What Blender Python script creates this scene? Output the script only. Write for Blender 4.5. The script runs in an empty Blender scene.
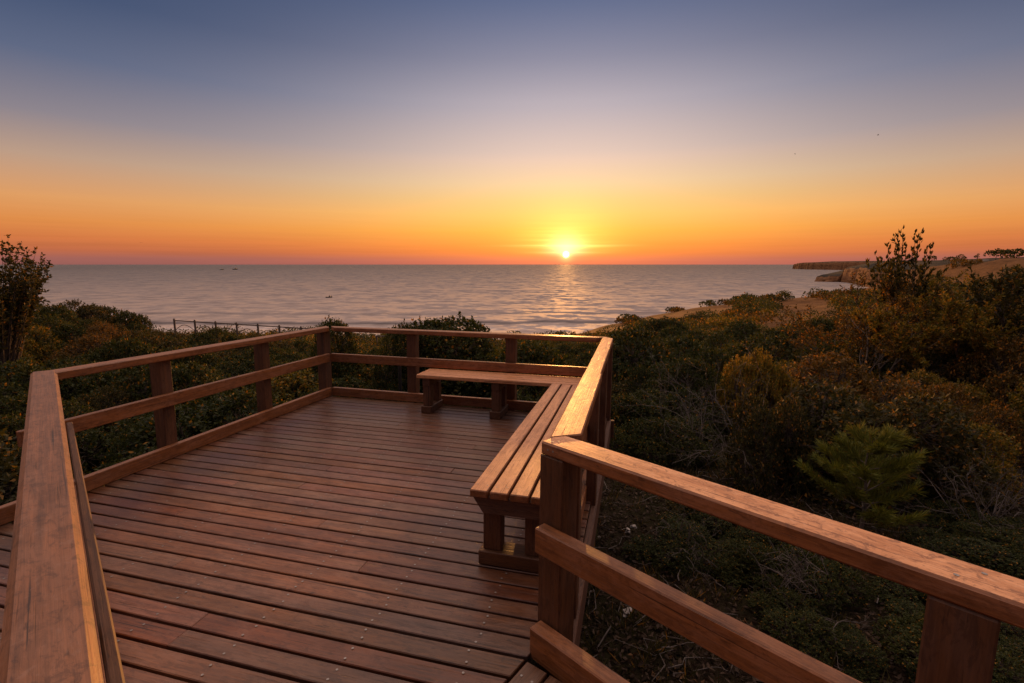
import bpy, bmesh, math, random
import numpy as np
from mathutils import Vector, Matrix
rnd = random.Random(7)
nr = np.random.default_rng(11)
SC = bpy.context.scene
COL = SC.collection
R_ = math.radians
# ------------------------------------------------------------------ frame
S = 0.9                                   # railing height 0.9 m
EYE = 1.7491 * S
YAW, FPX = 0.2478, 478.0851
PITCH = math.atan(77.2 / FPX)
CAM = Vector((0, 0, EYE))
def basis(pitch, yaw, roll):
    cp, sp, cy, sy = math.cos(pitch), math.sin(pitch), math.cos(yaw), math.sin(yaw)
    f = Vector((-sy*cp, cy*cp, -sp)); r = Vector((cy, sy, 0)); u = r.cross(f)
    cr, sr = math.cos(roll), math.sin(roll)
    return Matrix((cr*r + sr*u, -sr*r + cr*u, -f)).transposed()
BW = basis(PITCH, YAW, 0.0)
BD = basis(0.1374, YAW, 0.0088)           # the deck falls about one degree towards the sea
TILT = Matrix.Translation(CAM) @ (BW @ BD.transposed()).to_4x4() @ Matrix.Translation(-CAM)
RX, FW = Vector((math.cos(YAW), math.sin(YAW), 0)), Vector((-math.sin(YAW), math.cos(YAW), 0))
def at(X, D, h=0.0):                      # X metres right, D metres ahead, h metres relative to the eye
    p = RX*X + FW*D
    return Vector((p.x, p.y, EYE + h))
CP, SP = math.cos(PITCH), math.sin(PITCH)
def hpx(v, D):                            # height relative to the eye that a row of the photo has at distance D
    k = (341.5 - v)/FPX; return D*(k*CP - SP)/(CP + k*SP)
def atpx(u, D, h=0.0):                    # lateral offset that a column of the photo has at distance D, height h
    X = (u - 512) / FPX * (D*CP - h*SP)
    return X
def sundir():
    d = BW @ Vector(((566-512)/FPX, -(254.5-341.5)/FPX, -1))
    return d.normalized()
SUN = sundir()

cam = bpy.data.objects.new('camera', bpy.data.cameras.new('camera'))
COL.objects.link(cam)
cam.matrix_world = Matrix.Translation(CAM) @ BW.to_4x4()
cam.data.sensor_width = 36; cam.data.lens = FPX/1024*36
cam.data.clip_start = 0.05; cam.data.clip_end = 200000
SC.camera = cam

# ------------------------------------------------------------------ node helpers
class NT:
    def __init__(s, tree): s.t = tree; s.n = tree.nodes; s.l = tree.links; s.n.clear()
    def add(s, kind, **kw):
        nd = s.n.new(kind)
        for k, v in kw.items():
            if k.startswith('i_'):
                key = k[2:]; key = int(key) if key.isdigit() else key.replace('_', ' ')
                s.set(nd, key, v)
            else: setattr(nd, k, v)
        return nd
    def set(s, nd, key, v):
        sk = nd.inputs[key]
        if isinstance(v, bpy.types.NodeSocket): s.l.new(v, sk)
        elif isinstance(v, bpy.types.Node): s.l.new(v.outputs[0], sk)
        else: sk.default_value = v
    def math(s, op, a, b=0.0, c=None, clamp=False):
        nd = s.n.new('ShaderNodeMath'); nd.operation = op; nd.use_clamp = clamp
        s.set(nd, 0, a); s.set(nd, 1, b)
        if c is not None: s.set(nd, 2, c)
        return nd.outputs[0]
    def vec(s, op, a, b=(0, 0, 0)):
        nd = s.n.new('ShaderNodeVectorMath'); nd.operation = op; s.set(nd, 0, a); s.set(nd, 1, b)
        return nd.outputs['Value'] if op == 'DOT_PRODUCT' else nd.outputs[0]
    def ramp(s, fac, stops, interp='LINEAR'):
        nd = s.n.new('ShaderNodeValToRGB'); cr = nd.color_ramp; cr.interpolation = interp
        while len(cr.elements) < len(stops): cr.elements.new(0.5)
        for e, (p, c) in zip(cr.elements, stops):
            e.position = p; e.color = (*c, 1) if len(c) == 3 else c
        s.set(nd, 0, fac); return nd.outputs[0]
    def mix(s, fac, a, b, blend='MIX'):
        nd = s.n.new('ShaderNodeMix'); nd.data_type = 'RGBA'; nd.blend_type = blend; nd.clamp_result = False
        s.set(nd, 0, fac)
        for i, v in ((6, a), (7, b)):
            if isinstance(v, tuple) and len(v) == 3: v = (*v, 1)
            s.set(nd, i, v)
        return nd.outputs[2]
    def noise(s, vec, scale, detail=4, rough=0.55, dist=0.0):
        nd = s.n.new('ShaderNodeTexNoise')
        if vec is not None: s.set(nd, 'Vector', vec)
        nd.inputs['Scale'].default_value = scale; nd.inputs['Detail'].default_value = detail
        nd.inputs['Roughness'].default_value = rough; nd.inputs['Distortion'].default_value = dist
        return nd.outputs[0]
def material(name):
    m = bpy.data.materials.new(name); m.use_nodes = True
    t = NT(m.node_tree); out = t.add('ShaderNodeOutputMaterial')
    return m, t, out

# ------------------------------------------------------------------ world
w = bpy.data.worlds.new('World'); SC.world = w; w.use_nodes = True
t = NT(w.node_tree); out = t.add('ShaderNodeOutputWorld')
tc = t.add('ShaderNodeTexCoord'); D = tc.outputs['Generated']
sep = t.add('ShaderNodeSeparateXYZ', i_0=D); z = sep.outputs[2]
zn = t.math('DIVIDE', z, 0.6, clamp=True)
def zs(l): return [(max(0, min(1, a/0.6)), c) for a, c in l]
base = t.ramp(zn, zs([(0.0, (.30, .112, .10)), (.010, (.34, .118, .10)), (.022, (.50, .135, .065)), (.040, (.63, .175, .058)), (.065, (.71, .245, .064)),
    (.098, (.71, .315, .115)), (.157, (.47, .305, .225)), (.214, (.235, .205, .245)), (.29, (.088, .115, .205)), (.365, (.036, .065, .148)), (.46, (.026, .050, .122)), (.60, (.06, .085, .16))]))
dt = t.vec('DOT_PRODUCT', D, tuple(SUN))
ang = t.math('MULTIPLY', t.math('ARCCOSINE', t.math('MINIMUM', dt, 0.9999999)), 57.29578)
def gauss(width):
    q = t.math('DIVIDE', ang, width)
    return t.math('EXPONENT', t.math('MULTIPLY', t.math('MULTIPLY', q, q), -1.0))
gcol = t.ramp(zn, zs([(0.0, (.30, .03, .0)), (.03, (.45, .13, .0)), (.07, (.44, .25, .01)), (.127, (.42, .33, .06)), (.2, (.60, .41, .25)), (.30, (.55, .43, .37)), (.45, (.18, .20, .30)), (.6, (.12, .12, .18))]))
glow = t.mix(1.0, gcol, gauss(27.0), 'MULTIPLY')
# thin cloud streaks lying just above the horizon
mp = t.add('ShaderNodeMapping', i_0=D); mp.inputs['Scale'].default_value = (3, 3, 110)
cl = t.noise(mp.outputs[0], 1.6, 5, 0.6)
band = t.math('MULTIPLY', t.ramp(cl, [(.42, (0, 0, 0)), (.68, (1, 1, 1))]), t.ramp(zn, zs([(0, (.5, .5, .5)), (.03, (1, 1, 1)), (.06, (.45, .45, .45)), (.13, (0, 0, 0))])))
streak = t.math('SUBTRACT', 1.0, t.math('MULTIPLY', band, 0.10))
streakg = t.math('ADD', .75, t.math('MULTIPLY', band, 0.9))
g2 = t.mix(1.0, (.70, .52, .10), t.math('MULTIPLY', gauss(4.6), t.ramp(zn, zs([(0, (.0,)*3), (.018, (.12,)*3), (.035, (.8,)*3), (.05, (1,)*3)]))), 'MULTIPLY')
g2 = t.mix(1.0, g2, streakg, 'MULTIPLY')
g3 = t.mix(1.0, (1.0, .85, .50), t.math('MULTIPLY', gauss(1.9), t.ramp(zn, zs([(0, (.03,)*3), (.014, (.12,)*3), (.028, (.8,)*3), (.036, (1,)*3)]))), 'MULTIPLY')
disc = t.math('SUBTRACT', 1.0, t.math('MULTIPLY', t.math('SUBTRACT', ang, 0.17), 3.4), clamp=True)
disc = t.mix(1.0, (4., 2.9, 1.3), disc, 'MULTIPLY')
halo = t.mix(1.0, (.9, .55, .15), gauss(.7), 'MULTIPLY')
def bandz(z0, wd_, wang, c):
    q = t.math('DIVIDE', t.math('SUBTRACT', t.math('ADD', z, t.math('MULTIPLY', t.math('SUBTRACT', cl, .5), .006)), z0), wd_)
    return t.mix(1.0, c, t.math('MULTIPLY', t.math('EXPONENT', t.math('MULTIPLY', t.math('MULTIPLY', q, q), -1.0)), gauss(wang)), 'MULTIPLY')
bands = t.mix(1.0, bandz(.0375, .0020, 5.5, (.34, .28, .10)), bandz(.0235, .0016, 3.2, (.40, .27, .07)), 'ADD')
sky = t.mix(1.0, t.mix(1.0, t.mix(1.0, base, streak, 'MULTIPLY'), glow, 'ADD'), bands, 'ADD')
for g in (g2, g3, disc, halo): sky = t.mix(1.0, sky, g, 'ADD')
# added sky light out of view: warm glow high ahead, faint fill behind
bh = t.vec('DOT_PRODUCT', D, tuple(-FW))
bk = t.math('MULTIPLY', t.math('SUBTRACT', bh, -0.35, clamp=True), 1.0, clamp=True)
hi = t.math('SMOOTH_MIN', t.math('MULTIPLY', t.math('SUBTRACT', z, 0.47, clamp=True), 6.0), 1.0, .2)
fr_ = t.math('SUBTRACT', 0.95, t.math('MULTIPLY', t.math('ADD', bh, 0.05), 1.5), clamp=True)     # dimmer behind the camera
hi = t.math('MULTIPLY', hi, fr_)
BACK_FILL = (.02, .018, .02); ZEN_FILL = (1.55, 1.07, .80)
sky = t.mix(1.0, sky, t.mix(1.0, BACK_FILL, bk, 'MULTIPLY'), 'ADD')
sky = t.mix(1.0, sky, t.mix(1.0, ZEN_FILL, hi, 'MULTIPLY'), 'ADD')
b1 = t.add('ShaderNodeBackground', i_0=sky, i_1=1.0)
ns = t.add('ShaderNodeTexSky', sky_type='NISHITA'); ns.sun_disc = False
ns.sun_elevation = math.asin(SUN.z); ns.sun_rotation = math.atan2(SUN.x, SUN.y)
b2 = t.add('ShaderNodeBackground', i_0=ns.outputs[0], i_1=0.015)
ad = t.add('ShaderNodeAddShader'); t.l.new(b1.outputs[0], ad.inputs[0]); t.l.new(b2.outputs[0], ad.inputs[1])
t.l.new(ad.outputs[0], out.inputs[0])

sl = bpy.data.lights.new('sun', 'SUN'); so = bpy.data.objects.new('sun', sl); COL.objects.link(so)
sl.energy = 3.4; sl.angle = R_(0.5); sl.color = (1.0, .42, .10)
so.rotation_euler = (-SUN).to_track_quat('-Z', 'Y').to_euler()
SC.view_settings.view_transform = 'Standard'; SC.view_settings.look = 'None'
SC.view_settings.exposure = 0; SC.view_settings.gamma = 1
SC.cycles.use_denoising = True
SC.cycles.max_bounces = 6; SC.cycles.diffuse_bounces = 3; SC.cycles.transparent_max_bounces = 4
SC.cycles.caustics_reflective = False; SC.cycles.caustics_refractive = False
SC.cycles.sample_clamp_indirect = 4

# ------------------------------------------------------------------ materials
def wood(name, dark, light, rough=0.5, weather=0.35, stainamt=.55, pale_mid=0, mott=0):
    m, t, out = material(name)
    g = t.add('ShaderNodeAttribute', attribute_name='grain').outputs['Vector']
    isl = t.add('ShaderNodeNewGeometry').outputs['Random Per Island']
    def scl(v):
        mp = t.add('ShaderNodeMapping', i_0=g); mp.inputs['Scale'].default_value = v; return mp.outputs[0]
    fine = t.noise(scl((2.2, 90, 90)), 1.0, 5, .65, .6)
    wide = t.noise(scl((1.3, 14, 14)), 1.0, 4, .6, 1.2)
    blot = t.noise(scl((6, 13, 13)), 1.0, 7, .68, .5)
    spec = t.noise(scl((16, 60, 60)), 1.0, 3, .6)
    crack = t.noise(scl((3, 160, 160)), 1.0, 2, .5)
    f = t.math('ADD', t.math('MULTIPLY', fine, .55), t.math('MULTIPLY', wide, .45))
    c = t.ramp(f, [(.36, dark), (.64, light)])
    c = t.mix(t.math('MULTIPLY', t.ramp(blot, [(.46, (0, 0, 0)), (.62, (1, 1, 1))]), weather), c, (light[0]*.95+.05, light[1]*.95+.055, light[2]*.9+.06))
    stain = t.noise(scl((7, 26, 26)), 1.3, 8, .74, 1.0)
    split = t.noise(scl((1.1, 75, 75)), 1.0, 3, .55, .3)
    c = t.mix(t.math('MULTIPLY', t.ramp(stain, [(.52, (0, 0, 0)), (.585, (1, 1, 1))]), stainamt), c, tuple(a*.75 for a in dark))
    c = t.mix(t.math('MULTIPLY', t.ramp(spec, [(.62, (0, 0, 0)), (.70, (1, 1, 1))]), .55), c, tuple(a*.35 for a in dark))
    c = t.mix(t.ramp(crack, [(.25, (.6,)*3), (.33, (0,)*3)]), c, tuple(a*.3 for a in dark))
    c = t.mix(t.ramp(split, [(.30, (.85,)*3), (.335, (0,)*3)]), c, tuple(a*.22 for a in dark))
    if mott:                                            # grit, lichen and old stain left in patches
        m1 = t.noise(scl((1, 1.25, 1.25)), 26, 9, .72, .6); m2 = t.noise(scl((1, 1.1, 1.1)), 150, 4, .6)
        c = t.mix(t.math('MULTIPLY', t.ramp(m1, [(.53, (0,)*3), (.60, (1,)*3)]), mott), c, (dark[0]*.55, dark[1]*.6, dark[2]*.75))
        c = t.mix(t.math('MULTIPLY', t.ramp(m1, [(.36, (1,)*3), (.43, (0,)*3)]), mott*.6), c, (light[0]*.9+.04, light[1]*1.05+.05, light[2]*1.25+.05))
        c = t.mix(t.math('MULTIPLY', t.ramp(m2, [(.64, (0,)*3), (.70, (1,)*3)]), mott*.8), c, tuple(a*.3 for a in dark))
    br = t.math('ADD', .86, t.math('MULTIPLY', isl, .28))
    c = t.mix(1.0, c, br, 'MULTIPLY')
    hs = t.add('ShaderNodeHueSaturation', i_Color=c)
    t.l.new(t.math('ADD', .495, t.math('MULTIPLY', t.math('FRACT', t.math('MULTIPLY', isl, 7.31)), .014)), hs.inputs['Hue'])
    t.l.new(t.math('ADD', .92, t.math('MULTIPLY', t.math('FRACT', t.math('MULTIPLY', isl, 13.7)), .22)), hs.inputs['Saturation'])
    col = hs.outputs[0]
    if pale_mid:                                            # paler patch round the middle of the deck, ragged at its rim
        oc = t.add('ShaderNodeTexCoord').outputs['Object']
        mp = t.add('ShaderNodeMapping', i_0=oc); mp.inputs['Location'].default_value = (.15, .35, 0); mp.inputs['Scale'].default_value = (.62, .50, 0)
        rad = t.add('ShaderNodeVectorMath', operation='LENGTH', i_0=mp.outputs[0]).outputs['Value']
        nz_ = t.noise(oc, 1.7, 6, .65)
        pale_mask = t.math('MULTIPLY', t.ramp(t.math('ADD', rad, t.math('MULTIPLY', t.math('SUBTRACT', nz_, .5), 1.1)), [(.25, (1,)*3), (.95, (0,)*3)], 'EASE'), pale_mid)
        col = t.mix(pale_mask, col, t.mix(1.0, col, (2.3, 2.05, 1.75), 'MULTIPLY'))
    bs = t.add('ShaderNodeBsdfPrincipled', i_Base_Color=col)
    t.l.new(t.math('ADD', rough-.12, t.math('MULTIPLY', blot, .28)), bs.inputs['Roughness'])
    bs.inputs['IOR'].default_value = 1.45
    h = t.math('ADD', t.math('MULTIPLY', fine, .6), t.math('ADD', t.math('MULTIPLY', blot, .6), t.math('MULTIPLY', t.ramp(crack, [(.25, (0,)*3), (.36, (1,)*3)]), .5)))
    bp = t.add('ShaderNodeBump', i_Height=h); bp.inputs['Strength'].default_value = .5; bp.inputs['Distance'].default_value = .004
    t.l.new(bp.outputs[0], bs.inputs['Normal'])
    t.l.new(bs.outputs[0], out.inputs[0]); return m
M_RAIL = wood('stained_rail_wood', (.12, .034, .0125), (.30, .096, .036), .47, .3, .5, 0, .3)
M_LIT_TOP = wood('worn_lit_rail_wood', (.37, .125, .053), (.74, .325, .16), .50, .5, .4, 0, .72)  # weathered tops, with the brightness of their sky light put into the colour
M_DARK = wood('dark_rail_wood', (.095, .032, .015), (.25, .088, .042), .50, .25, .3, 0, .5)  # darker rail wood for the near left handrail
M_POST = wood('stained_post_wood', (.05, .015, .006), (.12, .040, .015), .6, .15)
M_DECK = wood('stained_deck_wood', (.054, .021, .012), (.145, .059, .030), .36, .25, .5, .6)
M_SEAT = wood('stained_seat_wood', (.36, .13, .058), (.72, .31, .15), .44, .4, .3, 0, .35)  # seats paled: the glow they catch is painted into the wood
def simple(name, col, rough=.6, metal=0.0, noise_scale=None, col2=None, bump=0):
    m, t, out = material(name)
    bs = t.add('ShaderNodeBsdfPrincipled'); bs.inputs['Roughness'].default_value = rough; bs.inputs['Metallic'].default_value = metal
    if noise_scale:
        co = t.add('ShaderNodeTexCoord').outputs['Object']
        n = t.noise(co, noise_scale, 6, .65)
        t.l.new(t.ramp(n, [(.3, col), (.7, col2)]), bs.inputs['Base Color'])
        if bump:
            bp = t.add('ShaderNodeBump', i_Height=n); bp.inputs['Strength'].default_value = 1; bp.inputs['Distance'].default_value = bump
            t.l.new(bp.outputs[0], bs.inputs['Normal'])
    else: bs.inputs['Base Color'].default_value = (*col, 1)
    t.l.new(bs.outputs[0], out.inputs[0]); return m
M_SCREW = simple('screw_steel', (.36, .33, .30), .5, .5, 300, (.18, .155, .14))
M_BLACK = simple('black_steel', (.012, .012, .013), .5, .3, 40, (.03, .026, .024))
M_STONE = simple('pale_limestone', (.30, .26, .23), .85, 0, 9, (.48, .43, .39), .02)
M_BARK = simple('grey_brown_bark', (.06, .042, .03), .85, 0, 25, (.14, .105, .08), .01)
M_TWIG = simple('dry_twig_bark', (.055, .042, .036), .85, 0, 20, (.13, .105, .09))
M_FENCE = simple('weathered_pole_wood', (.08, .055, .04), .8, 0, 12, (.15, .11, .08))
M_BIRD = simple('bird_feathers', (.03, .028, .03), .8, 0, 10, (.07, .065, .06))
M_HULL = simple('boat_paint', (.03, .03, .035), .6, 0, 6, (.06, .055, .055))
M_WALL = simple('whitewashed_wall', (.42, .40, .40), .8, 0, 2, (.52, .5, .5))
M_ROOF = simple('grey_roof', (.25, .22, .22), .8, 0, 2, (.32, .28, .27))

def leafmat(name, stops, trans=.35, rough=.62, tips=(.30, .14, .02), tipamt=.10):
    m, t, out = material(name)
    g = t.add('ShaderNodeNewGeometry'); isl = g.outputs['Random Per Island']
    orr = t.add('ShaderNodeObjectInfo').outputs['Random']
    f = t.math('ADD', t.math('MULTIPLY', isl, .75), t.math('MULTIPLY', orr, .25))
    c = t.ramp(f, stops)
    c = t.mix(t.math('GREATER_THAN', t.math('FRACT', t.math('MULTIPLY', isl, 23.7)), 1-tipamt), c, tips)  # odd leaves orange: new growth with sunlit colour painted in
    bs = t.add('ShaderNodeBsdfPrincipled', i_Base_Color=c); bs.inputs['Roughness'].default_value = rough
    bs.inputs['Specular IOR Level'].default_value = .16
    tr = t.add('ShaderNodeBsdfTranslucent', i_0=t.mix(1.0, c, (1.5, 1.3, .5), 'MULTIPLY'))
    mx = t.add('ShaderNodeMixShader', i_0=trans, i_1=bs.outputs[0], i_2=tr.outputs[0])
    t.l.new(mx.outputs[0], out.inputs[0]); return m
L_DARK = leafmat('dark_green_leaf', [(0, (.018, .025, .008)), (.5, (.038, .048, .014)), (1, (.075, .076, .020))], tipamt=.04)
L_GOLD = leafmat('sunlit_gold_leaf', [(0, (.036, .038, .009)), (.5, (.115, .095, .016)), (1, (.25, .165, .026))], tips=(.34, .165, .025), tipamt=.14)  # young leaves with the low sun's gold mixed into their colour
L_OLIV = leafmat('olive_leaf', [(0, (.022, .025, .009)), (.5, (.045, .043, .015)), (1, (.095, .075, .024))], tips=(.26, .13, .03), tipamt=.08)
L_RUST = leafmat('rusty_leaf', [(0, (.045, .032, .010)), (.5, (.085, .055, .015)), (1, (.16, .09, .022))], tips=(.36, .15, .025), tipamt=.12)
L_PINE = leafmat('pine_needle', [(0, (.05, .065, .012)), (.5, (.10, .115, .02)), (1, (.20, .19, .03))], tips=(.25, .16, .03), tipamt=.03, trans=.25)

# ------------------------------------------------------------------ object helpers
def link(name, me, mat=None, parent=None, loc=None):
    o = bpy.data.objects.new(name, me); COL.objects.link(o)
    if me is not None and mat is not None:
        for mm in (mat if isinstance(mat, (list, tuple)) else [mat]): me.materials.append(mm)
    if parent is not None: o.parent = parent
    if loc is not None: o.location = loc
    return o
def tag(o, label=None, cat=None, group=None, kind=None):
    for k, v in (('label', label), ('category', cat), ('group', group), ('kind', kind)):
        if v: o[k] = v
    return o
def empty(name, loc=(0, 0, 0), label=None, cat=None, group=None):
    o = bpy.data.objects.new(name, None); COL.objects.link(o); o.location = loc; o.empty_display_size = .1
    return tag(o, label, cat, group)
def copy_tree(o, parent=None):
    c = o.copy(); COL.objects.link(c); c.parent = parent
    for ch in [x for x in bpy.data.objects if x.parent == o]: copy_tree(ch, c)
    return c

class Wood:
    """chamfered boards with a grain attribute, collected into one mesh"""
    def __init__(s): s.bm = bmesh.new(); s.g = s.bm.verts.layers.float_vector.new('grain'); s.smooth = False
    def board(s, o, ax, L, wd, th, up=(0, 0, 1), c=.004, sk0=0.0, sk1=0.0, mi=0, top=None):
        """o = middle of the start of the TOP face; ax = direction; wd = across; th = down; sk = slant of an end across the width"""
        ax = Vector(ax).normalized(); up = Vector(up); side = up.cross(ax).normalized(); up = ax.cross(side).normalized()
        tb = bmesh.new(); bmesh.ops.create_cube(tb, size=1.0)
        for v in tb.verts: v.co = Vector(((v.co.x+.5)*L, v.co.y*wd, (v.co.z-.5)*th))
        if c > 0: bmesh.ops.bevel(tb, geom=tb.edges[:], offset=c, segments=1, affect='EDGES', profile=.5)
        off = Vector((rnd.uniform(0, 50), rnd.uniform(0, 50), rnd.uniform(0, 50)))
        vm = {}
        o = Vector(o)
        for v in tb.verts:
            l = v.co.x + (sk0 if v.co.x < L/2 else sk1)*v.co.y
            nv = s.bm.verts.new(o + ax*l + side*v.co.y + up*v.co.z); nv[s.g] = Vector((l, v.co.y, v.co.z)) + off; vm[v] = nv
        tb.normal_update()
        for f in tb.faces:
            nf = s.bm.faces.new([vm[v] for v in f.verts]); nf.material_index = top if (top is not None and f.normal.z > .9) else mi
        tb.free()
    def poly(s, pts, ext):
        """a board whose outline is drawn: pts counter-clockwise, pushed along ext"""
        off = Vector((rnd.uniform(0, 50),)*3); ext = Vector(ext); a, b = [], []
        for p in pts:
            for q, L in ((Vector(p), a), (Vector(p)+ext, b)):
                v = s.bm.verts.new(q); v[s.g] = q + off; L.append(v)
        s.bm.faces.new(a[::-1]); s.bm.faces.new(b)
        for i in range(len(a)): s.bm.faces.new((a[i], a[(i+1) % len(a)], b[(i+1) % len(a)], b[i]))
    def disc(s, p, r, mi=1, up=Vector((0, 0, 1)), n=7):
        p = Vector(p); q = up.to_track_quat('Z', 'Y'); vs = []
        for i in range(n):
            v = s.bm.verts.new(p + q @ Vector((r*math.cos(i/n*math.tau), r*math.sin(i/n*math.tau), 0))); v[s.g] = p; vs.append(v)
        s.bm.faces.new(vs).material_index = mi
    def build(s, name, mat, parent=None):
        bmesh.ops.recalc_face_normals(s.bm, faces=s.bm.faces[:]) if not any(f.material_index for f in s.bm.faces) else None
        me = bpy.data.meshes.new(name); s.bm.to_mesh(me); s.bm.free()
        return link(name, me, mat, parent)
def one(name, parent, mat, *a, **k):
    wq = Wood(); wq.board(*a, **k); return wq.build(name, mat, parent)

def npmesh(name, V, F, smooth=False, mi=None):
    """V (n,3); F (m,k) with constant k, or a list of such arrays"""
    me = bpy.data.meshes.new(name)
    Fs = F if isinstance(F, list) else [F]
    Fs = [np.asarray(f, dtype=np.int32) for f in Fs if len(f)]
    V = np.asarray(V, dtype=np.float32)
    me.vertices.add(len(V)); me.vertices.foreach_set('co', V.ravel())
    idx = np.concatenate([f.ravel() for f in Fs]); tot = np.concatenate([np.full(len(f), f.shape[1], np.int32) for f in Fs])
    me.loops.add(len(idx)); me.loops.foreach_set('vertex_index', idx)
    me.polygons.add(len(tot)); st = np.concatenate([[0], np.cumsum(tot)[:-1]]).astype(np.int32)
    me.polygons.foreach_set('loop_start', st)
    me.polygons.foreach_set('loop_total', tot)
    if mi is not None: me.polygons.foreach_set('material_index', np.asarray(mi, np.int32))
    if smooth: me.polygons.foreach_set('use_smooth', np.ones(len(tot), bool))
    me.update(calc_edges=True); me.validate(); return me

# ------------------------------------------------------------------ the deck, in its own frame (metres = S * units), tilted at the end
deck_things = []
def dthing(name, label, cat, loc, group=None):
    o = empty(name, Vector(loc)*S, label, cat, group); deck_things.append(o); return o
def local(o):                                    # geometry is written in deck coordinates, children are shifted to the thing's base
    for ch in bpy.data.objects:
        if ch.parent == o and ch.type == 'MESH': ch.data.transform(Matrix.Translation(-o.location))
def P(x, y, z): return Vector((x, y, z))*S
ZT, ZM, ZK = 1.0, .621, .124
XL, YF, XR = -4.17, 5.90, -.352
AL = 1.0206
DV = Vector((math.sin(AL), -math.cos(AL), 0)); NV = Vector((math.cos(AL), math.sin(AL), 0))
PR = Vector((-.3851, 2.0737, 0)); PL = Vector((.0273, 0, 0))
def PW(base, s, n, z): q = base + DV*s + NV*n; return Vector((q.x, q.y, z))*S

deck = dthing('viewing_deck', 'reddish brown plank floor of the lookout deck inside the railings', 'deck', (-2.2, 3.2, 0))
wd = Wood(); pitch = .1235; y = YF - .01; row = 0
joists = [XL-.35 + i*.55 for i in range(8)]
def seam_x(y): return -.404 + (y-1.947)*(.064/.156)     # slanting seam where the walkway boards begin
while y > -1.0:
    y0 = y - pitch + .016; yc = (y+y0)/2
    xa = XL - (0.02 if y > 2.25 else 2.6); xb = min(-.26, seam_x(yc)-.006)
    if y < 1.0: xa = max(xa, -3.6)
    k = .064/.156 if seam_x(yc) < -.26 else 0.0
    cuts = [xa]
    if rnd.random() < .36:
        cuts.append(joists[rnd.choice((2, 3, 4, 5))] + .25)
    cuts = [c for c in cuts if c < xb-.5] + [xb]
    for a, b in zip(cuts[:-1], cuts[1:]):
        last = b == xb
        wd.board(P(a+.0008, yc, rnd.uniform(-.0018, .0018)), (1, 0, 0), (b-a-.0016)*S, (y-y0)*S, .026, c=.0035, sk1=k if last else 0)
    for jx in joists:
        if xa < jx < xb-.05:
            for dy in (-.028, .028):
                wd.disc(P(jx+rnd.uniform(-.012, .012), yc+dy+rnd.uniform(-.006, .006), .0032), .0057, 1)
    y -= pitch; row += 1
wd.build('decking', [M_DECK, M_SCREW], deck)
wq = Wood()
for jx in joists: wq.board(P(jx, YF if jx > XL else 2.0, -.034), (0, -1, 0), (YF-.2)*S if jx > XL else 1.5, .045, .14, c=0)
wq.build('joist', M_POST, deck)
wq = Wood(); wq.board(P(XL-.02, YF+.02, -.034), (1, 0, 0), (XR+.2-XL)*S, .045, .2, c=.003)
wq.board(P(-.235, YF, -.034), (0, -1, 0), (YF-2.0)*S, .045, .2, c=.003)
wq.build('fascia', M_POST, deck)
for (x, yy) in ((XL+.1, YF-.2), (XL+.1, 3.4), (-2.2, YF-.2), (-2.2, 3.4), (-.45, YF-.2), (-.45, 3.6), (-.5, 2.2)):
    one('support_post', deck, M_POST, P(x, yy, -.19), (0, 0, -1), 2.4, .11, .11, up=(0, 1, 0), c=.004)

# walkway boards run across, at right angles to its rails
wk = dthing('walkway', 'plank walkway joining the deck at a slanting seam below the near right railing', 'walkway', (.4, .6, 0))
wq = Wood(); dW = Vector((.064, .156, 0)).normalized(); eW = Vector((dW.y, -dW.x, 0)); o0 = Vector((-.404, 1.947, 0))
for i in range(34):
    c0 = o0 + eW*(.0095 + .0535 + i*.122)
    wq.board(Vector((c0.x, c0.y, rnd.uniform(-.001, .001)))*S - dW*.015, -dW, 2.6, .098, .026, c=.0035)
    for sft in (-.1, -.5, -.9):
        for dd in (-.028, .028):
            q = (c0 + dW*sft + eW*dd)*S; wq.disc((q.x, q.y, .0032), .0057, 1)
wq.build('decking', [M_DECK, M_SCREW], wk)
wq = Wood()
for n in (.0, -.75, -1.45): wq.board(PW(PR, .1, n, -.034), DV, 4.6, .045, .16, c=0)
wq.build('joist', M_POST, wk)

# ---- railings
def post(parent, x, y, z1=.935, sx=.12, sy=.12, z0=-.30, name='post'):
    return one(name, parent, M_POST, P(x, y, z0), (0, 0, 1), (z1-z0)*S, sx*S, sy*S, up=(0, 1, 0), c=.005) if False else _post(parent, x, y, z1, sx, sy, z0)
def _post(parent, x, y, z1, sx, sy, z0):
    wq = Wood(); wq.board(P(x, y-sy/2, z0), (0, 0, 1), (z1-z0)*S, sx*S, sy*S, up=(0, -1, 0), c=.005)
    return wq.build('post', M_POST, parent)
TH = .062
# left railing
rl = dthing('wooden_railing', 'left railing of the deck, running from the near corner towards the sea', 'railing', (XL-.06, 4, 0), 'railings round the deck')
wq = Wood(); wq.board(P(XL-.07, 2.49, ZT), (0, 1, 0), (YF-2.49+.07)*S, .14*S, TH*S, c=.006, sk1=1.0, sk0=.613); wq.build('top_rail', M_RAIL, rl)
wq = Wood(); wq.board(P(XL-.025, 2.31, ZM), (0, 1, 0), (YF-2.31-.002)*S, .05*S, .117*S, c=.004); wq.build('mid_rail', M_RAIL, rl)
wq = Wood(); wq.board(P(XL-.03, 1.35, ZK), (0, 1, 0), (YF-1.35)*S, .055*S, (ZK-.003)*S, c=.004); wq.build('kickboard', M_RAIL, rl)
_post(rl, -4.25, 2.52, .937, .06, .1, -.3)
for yy in (3.47, 4.735): _post(rl, XL-.05-.066, yy, .937, .125, .118, -.3)
_post(rl, XL-.05-.066, YF+.02, .937, .13, .14, -.3)
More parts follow.
